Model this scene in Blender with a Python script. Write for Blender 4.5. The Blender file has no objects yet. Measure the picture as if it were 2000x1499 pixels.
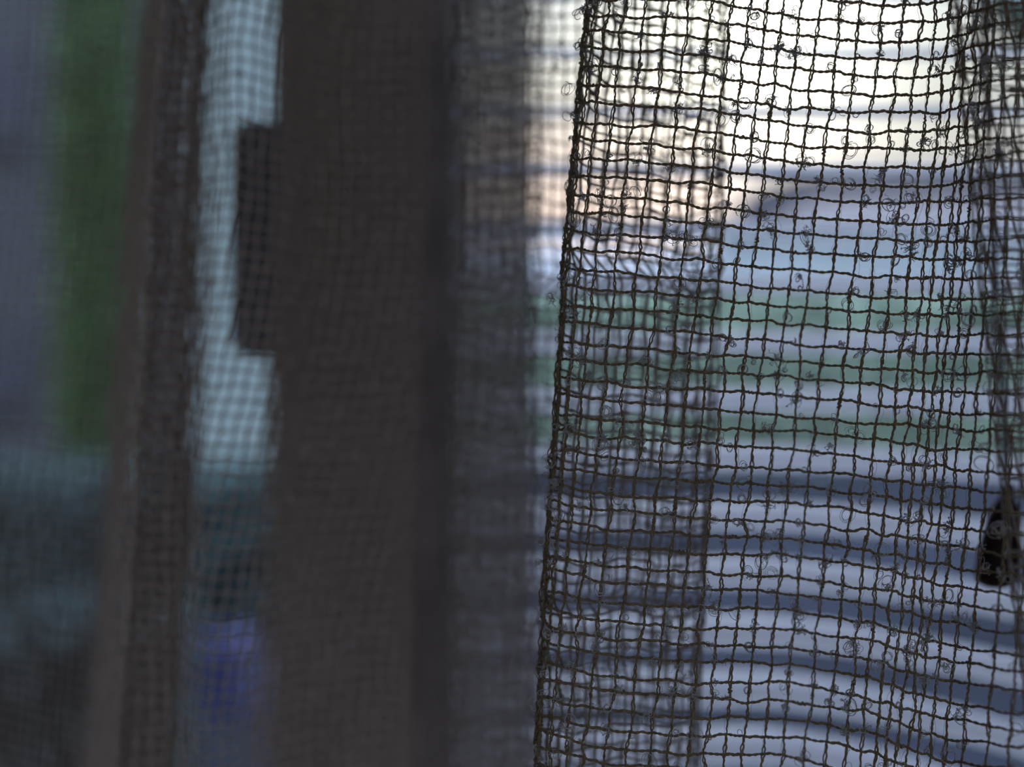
import bpy, bmesh, math, random
import numpy as np
from mathutils import Vector

# ---------------------------------------------------------------- camera
F = 2000 * 50 / 36.0            # focal length in pixels of the 2000 x 1499 frame
H = 1.25                        # camera height
sc = bpy.context.scene
col = sc.collection
cd = bpy.data.cameras.new('camera'); cam = bpy.data.objects.new('camera', cd); col.objects.link(cam)
cam.location = (0, 0, H); cam.rotation_euler = (math.pi / 2, 0, 0)
cd.lens = 50; cd.sensor_width = 36; cd.sensor_fit = 'HORIZONTAL'
cd.clip_start = 0.01; cd.clip_end = 500
cd.dof.use_dof = True; cd.dof.focus_distance = 0.300; cd.dof.aperture_fstop = 4.9
cd.dof.aperture_blades = 0
sc.camera = cam
# ---------------------------------------------------------------- view
sc.view_settings.view_transform = 'Standard'; sc.view_settings.look = 'None'
sc.view_settings.gamma = 1; sc.view_settings.use_curve_mapping = False
sc.view_settings.exposure = 0.0
sc.cycles.max_bounces = 8; sc.cycles.use_denoising = True
sc.cycles.transparent_max_bounces = 24

# ---------------------------------------------------------------- sky: low sun glow behind thin cloud
def sky():
    w = bpy.data.worlds.new('dusk_sky'); sc.world = w; w.use_nodes = True
    nt = w.node_tree; nt.nodes.clear(); N = nt.nodes.new; L = nt.links.new
    out = N('ShaderNodeOutputWorld'); bg = N('ShaderNodeBackground'); L(bg.outputs[0], out.inputs[0])
    tc = N('ShaderNodeTexCoord'); nm = N('ShaderNodeVectorMath'); nm.operation = 'NORMALIZE'
    L(tc.outputs['Generated'], nm.inputs[0])
    sep = N('ShaderNodeSeparateXYZ'); L(nm.outputs[0], sep.inputs[0])
    # elevation ramp (sin of elevation)
    mr = N('ShaderNodeMapRange'); mr.inputs[1].default_value = -0.1; mr.inputs[2].default_value = 1.0
    L(sep.outputs['Z'], mr.inputs[0])
    rp = N('ShaderNodeValToRGB'); L(mr.outputs[0], rp.inputs[0])
    cr = rp.color_ramp
    def stop(el, c):
        p = (math.sin(math.radians(el)) + 0.1) / 1.1
        e = cr.elements.new(p); e.color = (*c, 1)
    cr.elements[0].position = 0; cr.elements[0].color = (0.10, 0.10, 0.13, 1)
    cr.elements[1].position = 1; cr.elements[1].color = SKY_TOP + (1,)
    stop(0, (0.20, 0.19, 0.22)); stop(4, (0.27, 0.26, 0.28)); stop(12, (0.30, 0.34, 0.34)); stop(24, (0.75, 0.82, 1.0)); stop(40, SKY_TOP)
    # behind the viewer the sky is dim
    fr = N('ShaderNodeMapRange'); fr.inputs[1].default_value = -0.3; fr.inputs[2].default_value = 0.5
    fr.inputs[3].default_value = SKY_BACK; fr.inputs[4].default_value = 1.0; L(sep.outputs['Y'], fr.inputs[0])
    m1 = N('ShaderNodeVectorMath'); m1.operation = 'SCALE'; L(rp.outputs[0], m1.inputs[0]); L(fr.outputs[0], m1.inputs['Scale'])
    last = m1.outputs[0]
    def lobe(px, py, sig, colr, stretch=1.0):
        nonlocal last
        d = Vector(((px - 1000) / F, 1, (749.5 - py) / F)).normalized()
        sub = N('ShaderNodeVectorMath'); sub.operation = 'SUBTRACT'; L(nm.outputs[0], sub.inputs[0]); sub.inputs[1].default_value = d
        mul = N('ShaderNodeVectorMath'); mul.operation = 'MULTIPLY'; L(sub.outputs[0], mul.inputs[0]); mul.inputs[1].default_value = (1 / stretch, 1, 1)
        dt = N('ShaderNodeVectorMath'); dt.operation = 'DOT_PRODUCT'; L(mul.outputs[0], dt.inputs[0]); L(mul.outputs[0], dt.inputs[1])
        k = N('ShaderNodeMath'); k.operation = 'MULTIPLY'; L(dt.outputs['Value'], k.inputs[0]); k.inputs[1].default_value = -1 / (2 * sig * sig)
        ex = N('ShaderNodeMath'); ex.operation = 'EXPONENT'; L(k.outputs[0], ex.inputs[0])
        s = N('ShaderNodeVectorMath'); s.operation = 'SCALE'; s.inputs[0].default_value = colr; L(ex.outputs[0], s.inputs['Scale'])
        a = N('ShaderNodeVectorMath'); a.operation = 'ADD'; L(last, a.inputs[0]); L(s.outputs[0], a.inputs[1]); last = a.outputs[0]
    for a in LOBES: lobe(*a)
    L(last, bg.inputs[0]); bg.inputs[1].default_value = 1.0
SKY_TOP = (5.6, 6.7, 9.0)
SKY_BACK = 1.1
LOBES = [(1430, 60, 0.055, (2.2, 2.1, 1.75)),
         (1500, 90, 0.12, (0.62, 0.60, 0.52), 1.3),
         (1250, 400, 0.05, (0.75, 0.46, 0.34), 2.2)]
sky()

# ---------------------------------------------------------------- helpers
rng = np.random.default_rng(7); random.seed(7)
def wx(px, d): return (px - 1000.0) / F * d
def wz(py, d): return H - (py - 749.5) / F * d

def tag(o, label=None, cat=None, group=None, kind=None):
    if label: o['label'] = label
    if cat: o['category'] = cat
    if group: o['group'] = group
    if kind: o['kind'] = kind
    return o
def empty(name, loc=(0, 0, 0)):
    o = bpy.data.objects.new(name, None); col.objects.link(o); o.location = loc; return o
def link_mesh(name, me, mat, parent=None):
    o = bpy.data.objects.new(name, me); col.objects.link(o)
    if mat: me.materials.append(mat)
    if parent:
        o.parent = parent
        o.location = Vector(o.location) - Vector(parent.location)
    return o
def np_mesh(name, V, Q):
    V = np.asarray(V, np.float32).reshape(-1, 3); Q = np.asarray(Q, np.int32).reshape(-1, 4)
    me = bpy.data.meshes.new(name)
    me.vertices.add(len(V)); me.vertices.foreach_set('co', V.ravel())
    me.loops.add(Q.size); me.loops.foreach_set('vertex_index', Q.ravel())
    me.polygons.add(len(Q))
    me.polygons.foreach_set('loop_start', np.arange(0, Q.size, 4, dtype=np.int32))
    me.polygons.foreach_set('loop_total', np.full(len(Q), 4, np.int32))
    me.polygons.foreach_set('use_smooth', np.ones(len(Q), bool))
    me.update(calc_edges=True); me.validate()
    return me
def nrm(a): return a / np.maximum(np.linalg.norm(a, axis=-1, keepdims=True), 1e-12)
class Tubes:
    """collects tubes round poly-lines and builds them as one mesh"""
    def __init__(s): s.V = []; s.Q = []; s.n = 0
    def add(s, P, r, sides, ref):
        P = np.asarray(P, float)
        if P.ndim == 2: P = P[None]
        nL, nP, _ = P.shape
        T = np.empty_like(P); T[:, 1:-1] = P[:, 2:] - P[:, :-2]; T[:, 0] = P[:, 1] - P[:, 0]; T[:, -1] = P[:, -1] - P[:, -2]
        T = nrm(T); A = nrm(np.cross(T, np.broadcast_to(np.asarray(ref, float), T.shape))); B = np.cross(T, A)
        r = np.broadcast_to(np.asarray(r, float), (nL, nP))
        an = np.arange(sides) * 2 * np.pi / sides
        R = (P[:, :, None] + r[:, :, None, None] * (np.cos(an)[None, None, :, None] * A[:, :, None] + np.sin(an)[None, None, :, None] * B[:, :, None]))
        idx = np.arange(nL * nP * sides).reshape(nL, nP, sides) + s.n
        a = idx[:, :-1]; b = idx[:, 1:]
        q = np.stack([a, np.roll(a, -1, 2), np.roll(b, -1, 2), b], -1)
        s.V.append(R.reshape(-1, 3)); s.Q.append(q.reshape(-1, 4)); s.n += nL * nP * sides
    def build(s, name, mat, parent=None):
        me = np_mesh(name, np.concatenate(s.V), np.concatenate(s.Q)); return link_mesh(name, me, mat, parent)
def box_bm(bm, x0, x1, y0, y1, z0, z1, bev=0.0):
    r = bmesh.ops.create_cube(bm, size=1.0)
    for v in r['verts']:
        v.co = ((x0 + x1) / 2 + v.co.x * (x1 - x0), (y0 + y1) / 2 + v.co.y * (y1 - y0), (z0 + z1) / 2 + v.co.z * (z1 - z0))
    if bev:
        es = list({e for v in r['verts'] for e in v.link_edges})
        bmesh.ops.bevel(bm, geom=es, offset=bev, segments=2, affect='EDGES')
def bm_obj(name, bm, mat, parent=None, smooth=False):
    me = bpy.data.meshes.new(name); bm.to_mesh(me); bm.free()
    if smooth:
        for p in me.polygons: p.use_smooth = True
    return link_mesh(name, me, mat, parent)
def boxes(name, L, mat, parent=None, bev=0.0):
    bm = bmesh.new()
    for b in L: box_bm(bm, *b, bev)
    return bm_obj(name, bm, mat, parent)

# ---------------------------------------------------------------- materials
def mat(name, c, rough=0.7, noise=0.0, scale=20, trans=0.0, tc=None, spec=0.3, metal=0.0, sheen=0.0, bump=0.0, c2=None):
    m = bpy.data.materials.new(name); m.use_nodes = True; nt = m.node_tree; N = nt.nodes.new; L = nt.links.new
    p = nt.nodes['Principled BSDF']; out = nt.nodes['Material Output']
    p.inputs['Base Color'].default_value = (*c, 1); p.inputs['Roughness'].default_value = rough
    p.inputs['Specular IOR Level'].default_value = spec; p.inputs['Metallic'].default_value = metal
    if sheen: p.inputs['Sheen Weight'].default_value = sheen
    if noise or c2:
        g = N('ShaderNodeTexCoord'); nz = N('ShaderNodeTexNoise'); nz.inputs['Scale'].default_value = scale; nz.inputs['Detail'].default_value = 5
        L(g.outputs['Object'], nz.inputs['Vector'])
        r = N('ShaderNodeValToRGB'); r.color_ramp.elements[0].position = .35; r.color_ramp.elements[1].position = .65
        a = c2 if c2 else tuple(v * (1 - noise) for v in c); b = c if c2 else tuple(min(1, v * (1 + noise)) for v in c)
        r.color_ramp.elements[0].color = (*a, 1); r.color_ramp.elements[1].color = (*b, 1)
        L(nz.outputs[0], r.inputs[0]); L(r.outputs[0], p.inputs['Base Color'])
        if bump:
            bp = N('ShaderNodeBump'); bp.inputs['Strength'].default_value = bump; L(nz.outputs[0], bp.inputs['Height']); L(bp.outputs[0], p.inputs['Normal'])
    if trans:
        t = N('ShaderNodeBsdfTranslucent'); t.inputs[0].default_value = (*(tc or c), 1)
        mx = N('ShaderNodeMixShader'); mx.inputs[0].default_value = trans
        L(p.outputs[0], mx.inputs[1]); L(t.outputs[0], mx.inputs[2]); L(mx.outputs[0], out.inputs[0])
    return m
M = {}
M['yarn'] = mat('brown_yarn', (0.21, 0.16, 0.09), .75, .3, 900, trans=.35, tc=(0.17, 0.12, 0.06), spec=.25)
M['yarn_back'] = mat('brown_yarn_lit', (0.36, 0.32, 0.29), .8, .25, 700, trans=.35, tc=(0.3, 0.26, 0.22), spec=.2)  # same brown yarn, paler: light on the rear folds put into the colour
M['yarn_left'] = mat('grey_brown_yarn', (0.43, 0.36, 0.31), .8, .25, 700, trans=.25, tc=(0.15, 0.12, 0.10), spec=.2)
M['fibre'] = mat('pale_fibre', (0.5, 0.5, 0.5), .5, trans=.35, tc=(0.4, 0.4, 0.4), spec=.5)
M['filament'] = mat('fine_filament', (0.26, 0.24, 0.22), .5, trans=.4, tc=(0.2, 0.18, 0.15), spec=.5)
M['slat'] = mat('white_slat_enamel', (0.84, 0.86, 0.92), .45, .04, 30, trans=.5, tc=(0.85, 0.85, 0.88), spec=.4)
M['cord'] = mat('dark_cord', (0.10, 0.10, 0.14), .8, .2, 400)
M['tassel'] = mat('dark_maroon_wood', (0.012, 0.003, 0.003), .5, .4, 300, spec=.2)
M['frame'] = mat('dark_painted_frame', (0.22, 0.185, 0.165), .6, .25, 25)
M['box'] = mat('dark_grey_metal', (0.13, 0.13, 0.14), .5, .15, 30)
M['plaster'] = mat('grey_plaster', (0.18, 0.17, 0.17), .9, .12, 12, bump=.2)
M['floorm'] = mat('brown_boards', (0.14, 0.10, 0.07), .6, .3, 6)
M['ground'] = mat('dark_blue_asphalt', (0.0085, 0.010, 0.0145), .95, .35, 3, spec=.02)
M['hedge'] = mat('hedge_leaf', (0.24, 0.31, 0.24), .7, .4, 9, spec=.1)
M['leaf'] = mat('shrub_leaf', (0.035, 0.095, 0.025), .6, .35, 30, trans=.3, tc=(0.05, 0.12, 0.03))
M['stem'] = mat('brown_stem', (0.06, 0.04, 0.03), .8, .3, 30)
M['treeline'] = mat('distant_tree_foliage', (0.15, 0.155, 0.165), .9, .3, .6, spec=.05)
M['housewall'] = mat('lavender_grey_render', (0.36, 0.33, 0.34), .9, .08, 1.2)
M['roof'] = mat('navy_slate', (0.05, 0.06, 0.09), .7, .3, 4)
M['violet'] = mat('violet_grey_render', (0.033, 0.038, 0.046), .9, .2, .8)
M['pale'] = mat('pale_teal_render', (0.135, 0.17, 0.162), .9, .06, 1.0)
M['winpane'] = mat('dark_window_glass', (0.03, 0.035, 0.05), .2, .1, 2, spec=.5)
M['bluebin'] = mat('blue_plastic', (0.022, 0.027, 0.085), .6, .1, 5)
M['fence'] = mat('pale_blue_paint', (0.28, 0.32, 0.335), .8, .1, 2)
M['dark_leaf'] = mat('dark_teal_leaf', (0.035, 0.06, 0.06), .8, .3, 20, spec=.1)
M['tape'] = mat('grey_woven_tape', (0.40, 0.40, 0.42), .9, .08, 200, trans=.5, tc=(0.5, 0.5, 0.5))
_nt = M['tape'].node_tree; _mo = _nt.nodes['Material Output']; _sh = _mo.inputs[0].links[0].from_socket
_tr = _nt.nodes.new('ShaderNodeBsdfTransparent'); _mx = _nt.nodes.new('ShaderNodeMixShader'); _mx.inputs[0].default_value = .36
_nt.links.new(_sh, _mx.inputs[1]); _nt.links.new(_tr.outputs[0], _mx.inputs[2]); _nt.links.new(_mx.outputs[0], _mo.inputs[0])
def glass_mat():
    m = bpy.data.materials.new('window_glass'); m.use_nodes = True; nt = m.node_tree; N = nt.nodes.new; L = nt.links.new
    out = nt.nodes['Material Output']; nt.nodes.remove(nt.nodes['Principled BSDF'])
    t = N('ShaderNodeBsdfTransparent'); t.inputs[0].default_value = (.97, .98, .98, 1)
    g = N('ShaderNodeBsdfGlossy'); g.inputs['Roughness'].default_value = .02
    f = N('ShaderNodeFresnel'); f.inputs[0].default_value = 1.3; mx = N('ShaderNodeMixShader')
    L(f.outputs[0], mx.inputs[0]); L(t.outputs[0], mx.inputs[1]); L(g.outputs[0], mx.inputs[2]); L(mx.outputs[0], out.inputs[0])
    return m
M['glass'] = glass_mat()

# ================================================================ setting: the window wall and the room
WY0, WY1 = 0.52, 0.66              # inner and outer face of the window wall
OX0, OX1, OZ0, OZ1 = -0.62, 0.62, 0.80, 1.74
def struct(o): o['kind'] = 'structure'; return o
struct(boxes('wall_front', [(-1.6, OX0, WY0, WY1, 0, 2.4), (OX1, 1.6, WY0, WY1, 0, 2.4),
                            (OX0, OX1, WY0, WY1, 0, OZ0), (OX0, OX1, WY0, WY1, OZ1, 2.4)], M['plaster']))
struct(boxes('wall_left', [(-1.7, -1.6, -1.6, WY1, 0, 2.4)], M['plaster']))
struct(boxes('wall_right', [(1.6, 1.7, -1.6, WY1, 0, 2.4)], M['plaster']))
struct(boxes('floor', [(-1.7, 1.7, -1.6, WY1, -.1, 0)], M['floorm']))
struct(boxes('ceiling', [(-1.7, 1.7, -1.6, WY1, 2.4, 2.5)], M['plaster']))
# centre post between the two sashes and the two glazed sashes
MX0, MX1 = wx(545, .56), wx(888, .56)
struct(boxes('trim_1', [(MX0, MX1, .545, .64, OZ0, OZ1)], M['frame'], bev=.004))
def window(name, x0, x1):
    t = .035
    root = struct(boxes(name, [(x0, x0 + t, .575, .615, OZ0, OZ1), (x1 - t, x1, .575, .615, OZ0, OZ1),
                        (x0 + t, x1 - t, .575, .615, OZ0, OZ0 + t), (x0 + t, x1 - t, .575, .615, OZ1 - t, OZ1)], M['frame'], bev=.002))
    boxes('window_pane', [(x0 + t - .004, x1 - t + .004, .593, .597, OZ0 + t - .004, OZ1 - t + .004)], M['glass'], root)
    return root
window('window_1', OX0, MX0 + .032)
window('window_2', MX1 - .032, OX1)

# ================================================================ outdoors
GZ = 0.86
struct(boxes('ground', [(-60, 60, .70, 120, GZ - .3, GZ)], M['ground']))
def foliage(name, cx, cy, z0, z1, rx, ry, n, leaf, m, parent=None, shape='box', seed=1):
    r = np.random.default_rng(seed); V = []; Q = []
    while len(V) < n:
        p = r.uniform(-1, 1, 3)
        if shape == 'box': ok = max(abs(p[0]), abs(p[1]), abs(p[2])) > .55
        elif shape == 'column': ok = math.hypot(p[0], p[1]) < (1 - .35 * abs(p[2]) ** 3) and math.hypot(p[0], p[1]) > .3
        else: ok = .35 < np.linalg.norm(p) < 1
        if ok: V.append(p)
    V = np.array(V); c = np.stack([cx + V[:, 0] * rx, cy + V[:, 1] * ry, (z0 + z1) / 2 + V[:, 2] * (z1 - z0) / 2], 1)
    a = nrm(r.normal(size=(n, 3))); b = nrm(np.cross(a, r.normal(size=(n, 3)))); s = leaf * r.uniform(.6, 1.3, (n, 1))
    w = np.cross(a, b) * leaf * .12
    q = np.stack([c - a * s, c - b * s * .45 + w, c + a * s, c + b * s * .45 + w], 1).reshape(-1, 3)
    me = np_mesh(name, q, np.arange(4 * n).reshape(-1, 4)); return link_mesh(name, me, m, parent)
# hedge across the yard
h = empty('hedge', (wx(1500, 7), 7, GZ)); tag(h, 'long clipped green hedge blurred beyond the blind slats at the right', 'hedge')
foliage('foliage', wx(1540, 7), 7, GZ, wz(570, 7), 1.9, .35, 9000, .07, M['hedge'], h, 'box', 3)
boxes('woody_core', [(wx(1540, 7) - 1.8, wx(1540, 7) + 1.8, 6.78, 7.22, GZ, wz(600, 7))], M['hedge'], h)
# treeline far away
def ridge(name, px0, px1, d, pytop, thick, m, amp, seed):
    r = np.random.default_rng(seed); n = 120; xs = np.linspace(wx(px0, d), wx(px1, d), n)
    t = np.linspace(0, 1, n); z = wz(pytop, d) + amp * (np.sin(t * 23 + seed) * .4 + np.sin(t * 57) * .3 + r.normal(size=n) * .25)
    V = []; rows = [(0, 0), (.0, .6), (.25, .9), (.5, 1.0), (.75, .9), (1, .6), (1, 0)]
    for fy, fz in rows: V.append(np.stack([xs, np.full(n, d + fy * thick), GZ + (z - GZ) * fz], 1))
    V = np.array(V); k = np.arange(len(rows) * n).reshape(len(rows), n)
    q = np.stack([k[:-1, :-1], k[:-1, 1:], k[1:, 1:], k[1:, :-1]], -1)
    return link_mesh(name, np_mesh(name, V, q), m)
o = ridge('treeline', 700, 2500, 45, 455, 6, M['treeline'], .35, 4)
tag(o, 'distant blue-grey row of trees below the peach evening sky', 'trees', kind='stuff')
# house on the right with a dark roof edge
hx0 = wx(1590, 14)
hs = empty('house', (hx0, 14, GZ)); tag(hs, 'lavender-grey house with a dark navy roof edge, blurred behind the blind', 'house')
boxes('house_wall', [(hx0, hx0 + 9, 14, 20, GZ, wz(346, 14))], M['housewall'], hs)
bm = bmesh.new()
zr = wz(350, 14); x0, x1 = hx0 - .15, hx0 + 9.2
vs = [bm.verts.new(v) for v in [(x0, 13.85, zr), (x1, 13.85, zr), (x1, 20.4, zr), (x0, 20.4, zr), (x0, 13.85, zr + .09), (x1, 13.85, zr + .09), (x1, 17, zr + .35), (x0, 17, zr + .35), (x1, 20.4, zr + .09), (x0, 20.4, zr + .09)]]
for f in [(0, 1, 2, 3), (0, 1, 5, 4), (4, 5, 6, 7), (7, 6, 8, 9), (9, 8, 2, 3), (0, 4, 7, 9, 3), (1, 5, 6, 8, 2)]: bm.faces.new([vs[i] for i in f])
bmesh.ops.recalc_face_normals(bm, faces=bm.faces)
bm_obj('roof', bm, M['roof'], hs)
fe = empty('fence', (wx(1380, 11), 11, GZ)); tag(fe, 'pale blue-grey fence in front of the lavender house', 'fence')
boxes('fence_panel', [(wx(1395, 11), wx(2500, 11), 11, 11.05, GZ, wz(462, 11))], M['fence'], fe)
boxes('fence_rail', [(wx(1385, 11), wx(2500, 11), 10.97, 11.08, wz(462, 11), wz(455, 11))], M['fence'], fe)
# shade tree at the top right
tr = empty('tree', (wx(2080, 10), 10, GZ)); tag(tr, 'dark tree crown reaching into the top right corner above the house', 'tree')
foliage('foliage', wx(2120, 10), 10, wz(130, 10), wz(-430, 10), .85, .7, 6000, .09, M['hedge'], tr, 'ball', 8)
T = Tubes(); T.add([[wx(2080, 10), 10, GZ], [wx(2085, 10), 10, 2.2], [wx(2090, 10), 10, wz(-100, 10)]], .06, 8, (0, 1, 0)); T.build('trunk', M['stem'], tr)
# left hand view: violet house, shrub, pale wall
lh = empty('building', (wx(-100, 8), 8, GZ)); tag(lh, 'violet-grey building at the far left edge, behind the green shrub', 'building')
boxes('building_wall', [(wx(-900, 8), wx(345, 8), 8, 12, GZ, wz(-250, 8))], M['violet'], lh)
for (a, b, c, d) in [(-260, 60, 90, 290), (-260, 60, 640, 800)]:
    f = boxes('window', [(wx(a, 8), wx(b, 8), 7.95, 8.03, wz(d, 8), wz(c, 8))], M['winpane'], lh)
pw = empty('garden_wall', (wx(450, 6), 6, GZ)); tag(pw, 'pale teal garden wall glimpsed through the bright slit between left curtain folds', 'wall')
boxes('wall_slab', [(wx(375, 6), wx(900, 6), 6, 6.15, GZ, wz(-200, 6))], M['pale'], pw)
sh = empty('shrub', (wx(190, 3.0), 3.0, GZ)); tag(sh, 'tall narrow bright green shrub blurred behind the left curtain', 'shrub')
foliage('foliage', wx(185, 3.0), 3.0, GZ + .02, wz(-260, 3.0), .085, .09, 6000, .022, M['leaf'], sh, 'column', 5)
T = Tubes(); T.add([[wx(190, 3.0), 3.0, GZ], [wx(188, 3.0), 3.0, H], [wx(185, 3.0), 3.0, wz(-200, 3)]], .012, 8, (0, 1, 0)); T.build('stem', M['stem'], sh)

bd = empty('low_shrub', (wx(250, 2.4), 2.4, GZ)); tag(bd, 'low dark teal bush under the pale garden wall at lower left', 'bush')
foliage('foliage', wx(250, 2.4), 2.4, GZ, wz(905, 2.4), .34, .16, 7000, .02, M['dark_leaf'], bd, 'box', 15)
boxes('woody_core', [(wx(250, 2.4) - .3, wx(250, 2.4) + .3, 2.3, 2.5, GZ, wz(950, 2.4))], M['dark_leaf'], bd)
b2 = empty('low_shrub', (wx(120, 1.35), 1.35, GZ)); tag(b2, 'near dark bush filling the bottom left corner behind the curtain', 'bush')
foliage('foliage', wx(90, 1.35), 1.35, GZ, wz(1180, 1.35), .125, .1, 5000, .014, M['dark_leaf'], b2, 'box', 25)
boxes('woody_core', [(wx(90, 1.35) - .10, wx(90, 1.35) + .10, 1.29, 1.41, GZ, wz(1220, 1.35))], M['dark_leaf'], b2)
bb = empty('crate', (wx(400, 1.7), 1.7, GZ)); tag(bb, 'blue plastic crate on the ground at the bottom of the bright slit', 'crate')
cx_ = wx(400, 1.7); zt = wz(1245, 1.7)
boxes('crate_wall', [(cx_ - .05, cx_ + .05, 1.66, 1.67, GZ, zt), (cx_ - .05, cx_ + .05, 1.75, 1.76, GZ, zt), (cx_ - .05, cx_ - .04, 1.67, 1.75, GZ, zt), (cx_ + .04, cx_ + .05, 1.67, 1.75, GZ, zt), (cx_ - .04, cx_ + .04, 1.67, 1.75, GZ, GZ + .01)], M['bluebin'], bb)
# ================================================================ venetian blind on the right window
BY = 0.475; PITCH = 112.5 * BY / F; TILT = math.radians(18); SW = .0245
bx0, bx1 = wx(885, BY), .56
def droop(x, z):
    px = 1000 + x / BY * F
    t = max(0.0, (px - 1480) / 400.0); k = max(0.0, (H - z) / (650 / F * BY))
    return -(t ** 1.4 if t < 1.3 else 1.44 + (t - 1.3) * 1.0) * k * 78 / F * BY
bl = empty('venetian_blind', (.27, BY, OZ1)); tag(bl, 'white venetian blind with tilted horizontal slats behind the open mesh curtain', 'window blind')
z0 = wz(612, BY)      # a gap centre
nslat = 0
k = -34
while k < 30:
    zc = z0 - PITCH * (k + .5); k += 1
    if zc < OZ0 + .02 or zc > OZ1 - .05: continue
    nx, ny = 60, 7; V = np.empty((2, nx, ny, 3)); th = .0004
    for i in range(nx):
        x = bx0 + (bx1 - bx0) * i / (nx - 1); dz = droop(x, zc)
        for j in range(ny):
            s = (j / (ny - 1) - .5) * SW; cr = .0016 * (1 - (2 * s / SW) ** 2)
            y = s * math.cos(TILT) - cr * math.sin(TILT); z = s * math.sin(TILT) + cr * math.cos(TILT)
            V[0, i, j] = (x, BY + y, zc + dz + z); V[1, i, j] = (x, BY + y, zc + dz + z - th)
    idx = np.arange(2 * nx * ny).reshape(2, nx, ny); Q = []
    for s in (0, 1):
        a = idx[s]; Q.append(np.stack([a[:-1, :-1], a[1:, :-1], a[1:, 1:], a[:-1, 1:]], -1).reshape(-1, 4))
    for (j) in (0, ny - 1): Q.append(np.stack([idx[0, :-1, j], idx[0, 1:, j], idx[1, 1:, j], idx[1, :-1, j]], -1))
    for (i) in (0, nx - 1): Q.append(np.stack([idx[0, i, :-1], idx[0, i, 1:], idx[1, i, 1:], idx[1, i, :-1]], -1))
    link_mesh('slat', np_mesh('slat', V, np.concatenate(Q)), M['slat'], bl); nslat += 1
boxes('head_rail', [(bx0, bx1, BY - .014, BY + .014, OZ1 - .03, OZ1 - .002)], M['slat'], bl, .002)
for x in (wx(967, BY), .25, .48):
    for dy in (-.0142,):
        boxes('ladder_tape', [(x - .0112, x + .0112, BY + dy - .0003, BY + dy + .0003, OZ0 + .01, OZ1 - .02)], M['tape'], bl)
for x in (.26, .50):
    for dy in (-.0128, .0128):
        T = Tubes(); zz = np.linspace(OZ0 + .02, OZ1 - .03, 30); T.add(np.stack([np.full(30, x), np.full(30, BY + dy), zz], 1), .0005, 6, (0, 1, 0)); T.build('ladder_cord', M['slat'], bl)
# pull cord with its tassel, hanging just behind the curtain
TD = .362
pc = empty('pull_cord', (wx(1955, TD), TD, wz(1045, TD))); tag(pc, 'dark pull cord ending in a dark maroon tassel behind the curtain at the right edge', 'blind cord')
T = Tubes(); n = 40; t = np.linspace(0, 1, n)
T.add(np.stack([wx(1972 + 6 * np.sin(t * 5), TD) - .002 * t + .002, TD + .10 * (1 - t) ** 1.1, OZ1 - .03 + (wz(940, TD) - OZ1 + .03) * t], 1),   .0008, 8, (0, 1, 0))
T.build('cord', M['cord'], pc)
def lathe(prof, c, seg=24, lean=0):
    V = []; n = len(prof)
    for r, z in prof:
        for s in range(seg):
            a = 2 * math.pi * s / seg; V.append((c[0] + r * math.cos(a) + lean * z, c[1] + r * math.sin(a), c[2] + z))
    k = np.arange(n * seg).reshape(n, seg); q = np.stack([k[:-1], np.roll(k[:-1], -1, 1), np.roll(k[1:], -1, 1), k[1:]], -1)
    return np.array(V), q
u = TD / F
prof = [(.0001, 100), (8, 98), (12, 88), (14, 70), (24, 55), (32, 25), (38, -10), (42, -50), (43, -80), (38, -98), (20, -106), (.0001, -108)]
V, q = lathe([(r * u, z * u) for r, z in prof], (wx(1957, TD), TD, wz(1042, TD)), lean=.12)
link_mesh('tassel', np_mesh('tassel', V, q), M['tassel'], pc)
# dark box fixed on the centre post
db = boxes('sash_lock_box', [(wx(452, .50), wx(585, .50), .497, .542, wz(695, .50), wz(236, .50))], M['box'], None, .003)
tag(db, 'dark grey box shape beside the bright slit, blurred behind the left curtain', 'box')

# ================================================================ curtains: open leno gauze
CELL = 0.00385
# measured lie of the cloth: warp yarns at five heights, weft yarns at six columns
YL = np.array([40, 380, 750, 1110, 1460.])
nan = np.nan
XT = np.array([
 [1143,1159,1184,1217,1258,1300,1343,1386,1426,1461,1496,1526,1561,1599,1639,1677,1722,1761,1799,1827,1854,1874,1892,1906,1925,1941,1966,1995],
 [1111,1121,1146,1177,1217,1261,1304,1347,1385,1422,1456,1487,1524,1557,1599,1642,1684,1722,1759,1791,1817,1839,1860,1877,1895,1915,1940,1972],
 [nan,1090,1111,1140,1180,1219,1264,1306,1342,1377,1412,1449,1481,1520,1559,1599,1644,1682,1720,1752,1781,1802,1825,1842,1861,1884,1910,1944],
 [nan,1066,1082,1106,1141,1180,1225,1266,1307,1341,1377,1412,1450,1485,1523,1562,1607,1649,1685,1716,1745,1769,1787,1806,1827,1850,1880,1910],
 [nan,nan,1052,1075,1105,1142,1184,1227,1271,1307,1345,1380,1416,1452,1491,1529,1574,1615,1652,1682,1710,1731,1751,1774,1794,1816,1847,1882]])
ext = np.array([[2030,2066,2104,2143],[2008,2045,2084,2124],[1985,2026,2068,2110],[1957,2000,2044,2088],[1927,1971,2015,2060]], float)
XT = np.concatenate([XT, ext], 1)          # yarns 0..31
NI = XT.shape[1]
XC = np.array([1190, 1350, 1550, 1700, 1830, 1950.])
A = [32,60,94,129,167,201,241,274,313,347,385,419,457,491,530,565,603,637,677,709,748,783,822,855,894,928,965,998,1034,1068,1107,1135,1177,1214,1247,1281,1321,1350,1391,1427,1462,1492]
G = [33,71,106,142,181,212,252,289,324,357,400,434,469,507,546,579,616,650,688,724,762,797]
G += [a + 12 for a in A[22:]]
B = [68,100,135,173,212,243,284,318,353,387,424,456,493,529,567,599,635,672,705,737,773,813,845,878,918,950,982,1022,1054,1085,1127,1161,1192,1229,1267,1297,1334,1372,1404,1439,1475,1505]
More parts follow.
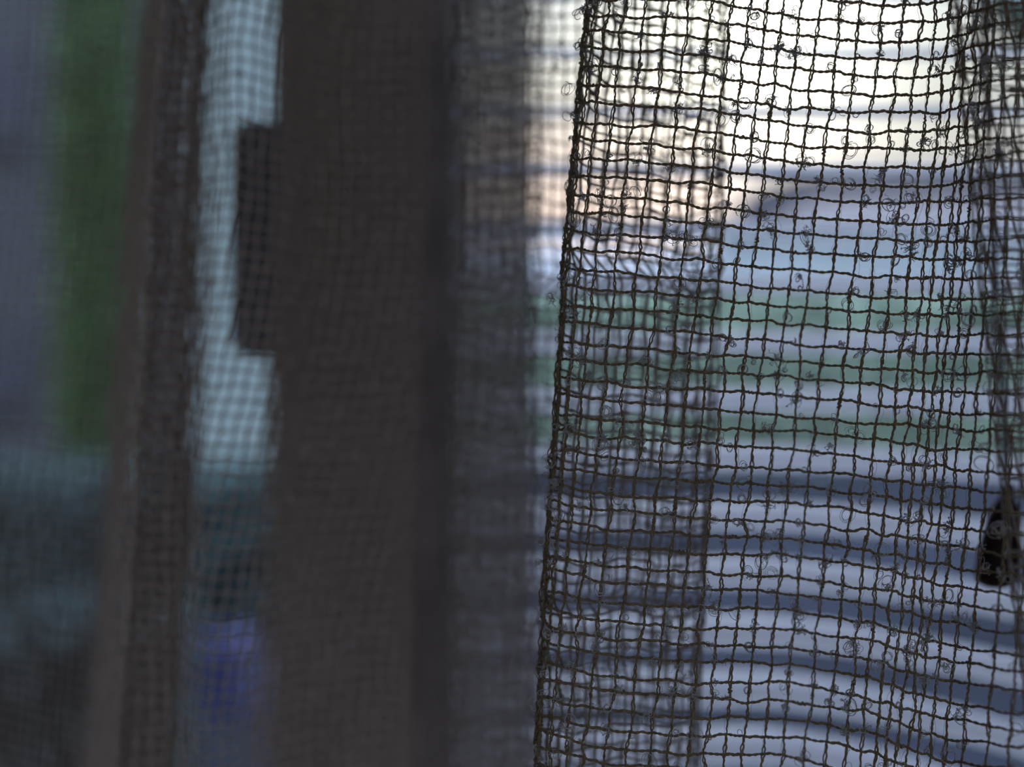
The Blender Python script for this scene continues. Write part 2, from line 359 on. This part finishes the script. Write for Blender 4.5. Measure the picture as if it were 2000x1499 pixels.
C = [79,115,149,183,219,256,293,328,366,397,439,473,508,544,585,616,656,692,730,765,803,836,878,912,950,985,1027,1061,1101,1141,1175,1212,1255,1289,1327,1370,1401,1441,1484,1518,1556,1590]
D = {0:84,1:116,2:151,3:186,4:222,5:259,6:291,7:327,8:362,9:395,18:720,19:752,20:790,21:826,22:857,23:896,24:934,25:966,26:1001,27:1037,28:1076,29:1107,30:1150,31:1180,32:1216,33:1253,34:1289,35:1324,36:1365,37:1393,38:1432,39:1470}
D = [D.get(r, .42 * B[r] + .58 * C[r]) for r in range(42)]
E = [46,75,118,155,192,233,269,303,345,386,430,465,507,543,579,614,653,694,730,767,813,842,878,926,960,1000,1042,1080,1122,1159,1192,1232,1276,1307,1344,1387,1424,1457,1500,1536,1573,1608]
YT = np.array([A, G, B, D, C, E], float).T   # rows x columns
top = []
for k_ in range(13, 0, -1): top.append(YT[0] - np.array([33, 36, 36, 38, 37, 36.5]) * k_)
bot = [YT[-1] + np.array([35.5, 35.5, 35, 37, 37, 37]) * k_ for k_ in range(1, 14)]
YT = np.concatenate([np.array(top), YT, np.array(bot)], 0); NJ = YT.shape[0]     # row index 5 = first measured
def interp_ex(x, xp, fp):
    """linear interpolation with linear extrapolation"""
    if x < xp[0]: return fp[0] + (fp[1] - fp[0]) / (xp[1] - xp[0]) * (x - xp[0])
    if x > xp[-1]: return fp[-1] + (fp[-1] - fp[-2]) / (xp[-1] - xp[-2]) * (x - xp[-1])
    return np.interp(x, xp, fp)
def edge_x(y): return interp_ex(y, YL, [1139, 1107, 1085, 1061, 1045])
def edge_i(y): return interp_ex(y, YL, [-.15, -.2, .55, .75, 1.65])
def row_y(j, x):
    r = YT[j]
    if x < XC[0]:
        t = (XC[0] - x); dn = min(1, max(0, r[0] / 1450.0))
        return r[0] - t * (.02 + .14 * dn) - max(0, t - 50) * .16 * dn
    if x > XC[-1]: return r[-1] + (r[-1] - r[-2]) / 120.0 * (x - XC[-1]) * .6
    return float(np.interp(x, XC, r))
def col_x(i, y):
    ys = []; xs = []
    for k_, yy in enumerate(YL):
        if not np.isnan(XT[k_, i]): ys.append(yy); xs.append(XT[k_, i])
    return interp_ex(y, ys, xs)
def smooth01(t): t = min(1, max(0, t)); return t * t * (3 - 2 * t)
def front_depth(px, py):
    e = edge_x(py)
    d = .300 + .007 * math.exp(-max(0, px - e) / 16.0)
    d += .007 * 1.6 * math.exp(-((px - 1560) / 95.0) ** 2) * (.25 + .75 * smooth01((py - 250) / 400))
    d -= .021 * smooth01((px - 1830) / 170.0)
    return d
def catmull(P, per):
    """smooth a poly-line"""
    P = np.asarray(P, float); P = np.concatenate([[2 * P[0] - P[1]], P, [2 * P[-1] - P[-2]]])
    out = []
    for k_ in range(1, len(P) - 2):
        for s in range(per):
            t = s / per; p0, p1, p2, p3 = P[k_ - 1:k_ + 3]
            out.append(.5 * (2 * p1 + (p2 - p0) * t + (2 * p0 - 5 * p1 + 4 * p2 - p3) * t * t + (3 * p1 - p0 - 3 * p2 + p3) * t ** 3))
    out.append(P[-2]); return np.array(out)
def arc_sample(P, s):
    L = np.concatenate([[0], np.cumsum(np.linalg.norm(np.diff(P, axis=0), axis=1))])
    return np.stack([np.interp(s, L, P[:, k_]) for k_ in range(P.shape[1])], -1), L[-1]

def folded(path, py, lean, wob=0.0, ph=0.0):
    """plan curve of a folded cloth at image height py: list of (px, depth) -> world xy"""
    t = (py - 750) / 750.0
    pts = []
    for k_, (px, d) in enumerate(path):
        q = px + lean(px) * t + wob * math.sin(py / 210.0 + k_ * 2.1 + ph)
        dd = d + wob * .00012 * math.sin(py / 260.0 + k_ * 1.3)
        pts.append((wx(q, dd), dd))
    return catmull(pts, 8)

# ---- right curtain node grid
NB = 150   # hidden yarns running back through the folds
back_path = [(6, .3045), (3, .309), (22, .318), (120, .330), (230, .337), (285, .341), (301, .345), (290, .350), (210, .356), (110, .362), (20, .368), (-50, .374),
             (-130, .380), (-190, .384), (-200, .388), (-170, .392), (-100, .396), (-50, .400), (-44, .405), (-80, .411), (-150, .418), (-205, .425), (-238, .432), (-243, .440)]
def right_grid():
    P = np.full((NB + NI + 24, NJ, 3), np.nan)
    for j in range(NJ):
        # front
        first = None
        nodes = {}
        ye = row_y(j, 1090.0)
        for i in range(NI):
            x = 1300.0; y = row_y(j, x)
            for _ in range(12):
                y = row_y(j, x); x = col_x(i, y)
            e = edge_x(y); 
            if i >= edge_i(y) - .02 and x >= e - 1.5:
                d = front_depth(x, y); nodes[i] = (wx(x, d), d, wz(y, d))
                if first is None: first = i
        y = row_y(j, edge_x(row_y(j, 1090))); e = edge_x(y)
        # back path
        t = (y - 750) / 750.0
        pts = []
        for k_, (dx, d) in enumerate(back_path):
            base = 1092 + dx
            le = -50 if dx < 20 and k_ < 5 else (-27 if dx > 100 else -6)
            if k_ < 3: q = e + dx
            else: q = base + le * t + 7 * math.sin(y / 230.0 + k_ * 1.9)
            pts.append((wx(q, d), d))
        pts = np.array(pts)
        f = np.array(nodes[first]); 
        curve = catmull(np.concatenate([[f[:2]], pts]), 8)
        n = NB + first
        s = np.arange(1, n + 1) * CELL
        xy, L = arc_sample(curve, s)
        for k_ in range(n):
            i = first - 1 - k_
            if s[k_] > L: break
            zz = f[2] + .0012 * math.sin(k_ * .21 + j * .05) + .0006 * math.sin(k_ * .9) - .0004 * k_ * (.3 + t * .2)
            P[NB + i, j] = (xy[k_, 0], xy[k_, 1], zz)
        for i, v in nodes.items(): P[NB + i, j] = v
        f = np.array(nodes[NI - 1]); yy = row_y(j, 2000.0)
        sh_ = 50 + 68 * (yy - 750) / 750.0
        pts = [(wx(q + sh_, d), d) for q, d in [(2180, .288), (2180, .302), (2100, .318), (1950, .326), (1893, .330), (1886, .334), (1920, .338), (2080, .343), (2160, .345)]]
        xy, L = arc_sample(catmull(np.concatenate([[f[:2]], pts]), 8), np.arange(1, 25) * CELL)
        for k_ in range(24): P[NB + NI + k_, j] = (xy[k_, 0], xy[k_, 1], f[2] + .0008 * math.sin(k_ * .5))
        for i in range(first, NI): assert i in nodes, (i, j)
    ok = ~np.isnan(P[:, :, 0]).any(axis=1); a = np.argmax(ok)
    return P[a:], NB - a
PR, I0 = right_grid()
jit = rng.normal(size=PR.shape) * np.array([.00022, .00012, .00020]); PR = PR + jit

def cubic_lines(P, per):
    """P [nL, n, 3] -> Catmull-Rom samples [nL, (n-1)*per+1, 3] and parameter"""
    Pe = np.concatenate([2 * P[:, :1] - P[:, 1:2], P, 2 * P[:, -1:] - P[:, -2:-1]], 1)
    t = np.arange(per) / per
    p0, p1, p2, p3 = Pe[:, :-3], Pe[:, 1:-2], Pe[:, 2:-1], Pe[:, 3:]
    t_ = t[None, None, :, None]
    q = .5 * (2 * p1[:, :, None] + (p2 - p0)[:, :, None] * t_ + (2 * p0 - 5 * p1 + 4 * p2 - p3)[:, :, None] * t_ ** 2 + (3 * p1 - p0 - 3 * p2 + p3)[:, :, None] * t_ ** 3)
    q = q.reshape(P.shape[0], -1, 3); q = np.concatenate([q, P[:, -1:]], 1)
    return q
def frames(Q, ref):
    T = np.gradient(Q, axis=1); T = nrm(T); S = nrm(np.cross(T, np.broadcast_to(np.asarray(ref, float), T.shape))); N = np.cross(T, S)
    return T, S, N
def smooth_noise(n_lines, n, per, amp):
    k_ = max(4, n // per + 4); b = rng.normal(size=(n_lines, k_)) * amp
    x = np.linspace(0, k_ - 1.001, n); i = x.astype(int); f = x - i; f = f * f * (3 - 2 * f)
    return b[:, i] * (1 - f) + b[:, i + 1] * f

def weft_detail(T, P, per=12, rad=.000178):
    Q = cubic_lines(P, per); n = Q.shape[1]; u_ = np.arange(n) / per
    _, S, N = frames(Q, (0, 1, 0)); nL = Q.shape[0]
    cell = np.floor(u_).astype(int)[None, :]; rowi = np.arange(nL)[:, None]
    fat = ((cell + rowi) % 2 == 0)
    fatw = smooth_like(fat.astype(float), 3)
    ph = rng.uniform(0, 6.28, (nL, 1)) + smooth_noise(nL, n, 30, .5)
    wob = np.sin(u_[None] * 2 * np.pi * 1.5 + ph) * .00013 * fatw + smooth_noise(nL, n, 8, .00006)
    sag = (.00016 * np.sin(np.pi * (u_ % 1))[None]) * (1 - fatw) * -1
    ang = u_[None] * 2 * np.pi * 1.75 + ph
    for p in (0, 1):
        a = ang + p * np.pi
        R = .00016 * (1 - .25 * fatw)
        off = S * (np.cos(a) * R + wob + sag)[..., None] + N * (np.sin(a) * R)[..., None]
        r = rad * (1 + .30 * fatw) * (1 + smooth_noise(nL, n, 10, .10))
        T.add(Q + off, r, 5, (0, 1, 0.02))
def smooth_like(a, k_):
    ker = np.ones(2 * k_ + 1) / (2 * k_ + 1)
    return np.stack([np.convolve(np.pad(r, k_, mode='edge'), ker, mode='valid') for r in a])
def warp_detail(T, TF, P, per=12, rad=.000200):
    Q = cubic_lines(P, per); n = Q.shape[1]; u_ = np.arange(n) / per; nL = Q.shape[0]
    _, S, N = frames(Q, (0, 1, 0))
    ph = rng.uniform(0, 6.28, (nL, 1)) + smooth_noise(nL, n, 40, .8)
    gap = .00019 + .00010 * np.sin(u_[None] * np.pi + ph) + smooth_noise(nL, n, 20, .00005)
    rel = u_[None] * np.pi * 1.0 + ph
    for p in (0, 1):
        wig = np.sin(u_[None] * 2 * np.pi * (2.6 if p else 1.9) + ph * (1 + p)) * .00009 + smooth_noise(nL, n, 7, .00005)
        off = S * ((1 if p else -1) * gap * (.55 + .45 * np.cos(rel)) + wig)[..., None] + N * ((1 if p else -1) * .00014 * np.sin(rel))[..., None]
        r = rad * (1 if p else .85) * (1 + smooth_noise(nL, n, 9, .14))
        T.add(Q + off, r, 5, (0, 1, 0.02))
    # loose fine filaments that jump from crossing to crossing
    Qs = Q[:, ::4]; m_ = Qs.shape[1]; _, S2, N2 = frames(Qs, (0, 1, 0))
    for p in (0, 1):
        o_ = smooth_noise(nL, m_, 3, .00042); TF.add(Qs + S2 * o_[..., None] + N2 * .00015 * (1 if p else -1), .000028, 4, (0, 1, 0.02))
def coarse(T, P, per, rad, ref, amp=.00008):
    Q = cubic_lines(P, per); nL, n = Q.shape[:2]
    _, S, N = frames(Q, ref); lump = 1 + np.maximum(0, smooth_noise(nL, n, 3, .55) - .35)
    Q = Q + S * smooth_noise(nL, n, 3, amp)[..., None] + N * smooth_noise(nL, n, 3, amp)[..., None]
    T.add(Q, rad * lump, 5, ref)

def curls(T, nodes, n, size, fine, seed, normal=(0, -1, 0)):
    """little boucle ringlets and frayed tufts growing from the yarn crossings; nodes [m,3]"""
    r = np.random.default_rng(seed)
    for _ in range(n):
        c = nodes[r.integers(len(nodes))] + r.normal(size=3) * np.array([.0007, .0002, .0007])
        kind = r.random(); s = size * r.uniform(.55, 1.35)
        ax = nrm(np.array([r.normal() * .5, -1, r.normal() * .5])); e1 = nrm(np.cross(ax, [0, 0, 1.])); e2 = np.cross(ax, e1)
        turns = r.integers(2, 5) if kind < .62 else r.integers(1, 3)
        a0 = r.uniform(0, 6.28); rc = s * r.uniform(.35, .6); cen = c + (e1 * math.cos(a0) + e2 * math.sin(a0)) * rc
        for k_ in range(turns):
            m_ = 22; a = a0 + math.pi + np.linspace(0, 2 * np.pi * r.uniform(.75, 1.25), m_)
            rr = rc * (1 + .18 * r.normal()) * (1 + .12 * np.sin(a * 2 + r.uniform(0, 6)))
            P = cen + np.outer(np.cos(a) * rr, e1) * r.uniform(.7, 1.1) + np.outer(np.sin(a) * rr, e2) + np.outer(np.linspace(0, 1, m_) * r.normal() * s * .4, ax)
            T.add(P, fine * r.uniform(.7, 1.5), 4, (.3, 1, .2))
        if kind > .5:    # a knot of tangled fibre
            for k_ in range(9):
                m_ = 10; d = nrm(r.normal(size=3)); P = c + np.cumsum(nrm(r.normal(size=(m_, 3)) + d * .3) * s * .2, 0)
                T.add(P, fine * r.uniform(.8, 1.6), 4, (.3, 1, .2))
def knots(T, Pn, n, seed):
    """thick slubs lying along the yarns"""
    r = np.random.default_rng(seed); nu, nv = Pn.shape[:2]
    for _ in range(n):
        i, j = r.integers(0, nu - 1), r.integers(0, nv - 1)
        a = Pn[i, j]; b = Pn[i, j + 1] if r.random() < .65 else Pn[i + 1, j]
        t0 = r.uniform(0, .5); t1 = t0 + r.uniform(.25, .5); m_ = 14; t = np.linspace(t0, t1, m_); s = r.uniform(.00018, .00032)
        w = np.linspace(0, 2 * np.pi * r.uniform(1.2, 2.2), m_)
        P = a + np.outer(t, b - a); sd = nrm(np.cross(b - a, [0, 1, 0]))
        P = P + np.outer(np.cos(w) * s * 1.1, sd) + np.outer(np.sin(w) * s, [0, 1, 0])
        T.add(P, s * (.45 + .35 * np.sin(np.linspace(.2, 2.9, m_))), 5, (.3, 1, .2))

rc_ = empty('curtain', (wx(1500, .3), .3, H)); tag(rc_, 'open-weave brown mesh curtain in sharp focus, hanging folded on the right half', 'curtain')
a0 = max(0, I0 - 3)
nf = PR.shape[0] - 24
front = PR[a0:nf]; backp = PR[:a0 + 1]; sidep = PR[nf - 1:]
TW = Tubes(); weft_detail(TW, np.transpose(front, (1, 0, 2))); TW.build('weft_yarn', M['yarn'], rc_)
TV = Tubes(); TF = Tubes(); warp_detail(TV, TF, front); knots(TV, front, 260, 5)
TV.build('warp_yarn', M['yarn'], rc_); TF.build('fine_filament', M['filament'], rc_)
TC = Tubes(); curls(TC, front[2:].reshape(-1, 3), 1300, .0019, .000058, 11)
o = TC.build('yarn_curl', M['fibre'], rc_); o['kind'] = 'stuff'; o['label'] = 'pale curled fibres and tufts on the yarns'
TB = Tubes(); coarse(TB, np.transpose(backp, (1, 0, 2)), 4, .00027, (0, 0, 1)); coarse(TB, backp, 4, .00031, (0, 1, 0.02)); coarse(TB, np.transpose(sidep, (1, 0, 2)), 4, .00027, (0, 0, 1)); coarse(TB, sidep, 4, .00031, (0, 1, 0.02)); knots(TB, sidep, 100, 8); knots(TB, backp, 1200, 6)
o = TB.build('folded_back_cloth', M['yarn_back'], rc_); o['label'] = 'blurred layers of the same mesh folded behind'
TC = Tubes(); curls(TC, backp.reshape(-1, 3), 700, .0013, .00006, 12); o = TC.build('yarn_curl', M['fibre'], rc_); o['kind'] = 'stuff'

# ---- left curtain
left_path = [(-260, .485), (-120, .48), (20, .478), (120, .468), (215, .458), (246, .42), (258, .385), (272, .366), (276, .370), (290, .376), (350, .380), (362, .384), (335, .388), (280, .390), (275, .394), (345, .396), (350, .398), (280, .399), (290, .400),
             (350, .401), (360, .405), (330, .408), (290, .410), (285, .414), (310, .418), (350, .416), (375, .390), (410, .374), (450, .372), (520, .380), (600, .394), (700, .400),
             (800, .402), (812, .407), (740, .414), (640, .418), (540, .420), (530, .425), (600, .430), (700, .430), (804, .432), (816, .437), (740, .440), (600, .440), (535, .442), (540, .447),
             (650, .450), (790, .450)]
def lean_left(px): return -50 if px < 350 else (-36 if px < 600 else -18)
def left_grid(path, lean, rows=54, cell=CELL, wob=6, ph=0.0):
    G_ = []; m_ = None
    for j in range(rows):
        z = H + .150 - j * cell
        py = 749.5 - (z - H) / .39 * F
        c = folded(path, py, lean, wob, ph)
        L = np.linalg.norm(np.diff(c, axis=0), axis=1).sum(); n = int(L / cell)
        m_ = n if m_ is None else min(m_, n)
        G_.append((c, z))
    P = np.empty((m_, rows, 3))
    for j, (c, z) in enumerate(G_):
        xy, L = arc_sample(c, np.arange(m_) * cell)
        kk = np.arange(m_)
        P[:, j, 0] = xy[:, 0]; P[:, j, 1] = xy[:, 1]; P[:, j, 2] = z + .0015 * np.sin(kk * .17 + ph) - .0002 * (j - 27) / 27 * np.sin(kk * .3)
    return P
PL = left_grid(left_path, lean_left, rows=80)
PL += rng.normal(size=PL.shape) * np.array([.00022, .00012, .0002])
lc = empty('curtain', (wx(450, .4), .4, H)); tag(lc, 'grey-brown mesh curtain gathered in blurred folds on the left half', 'curtain')
TB = Tubes(); coarse(TB, np.transpose(PL, (1, 0, 2)), 4, .00027, (0, 0, 1)); TB.build('weft_yarn', M['yarn_left'], lc)
TB = Tubes(); coarse(TB, PL, 4, .00031, (0, 1, 0.02)); knots(TB, PL, 1500, 16); TB.build('warp_yarn', M['yarn_left'], lc)
TC = Tubes(); curls(TC, PL.reshape(-1, 3), 700, .0013, .00006, 22); o = TC.build('yarn_curl', M['fibre'], lc); o['kind'] = 'stuff'
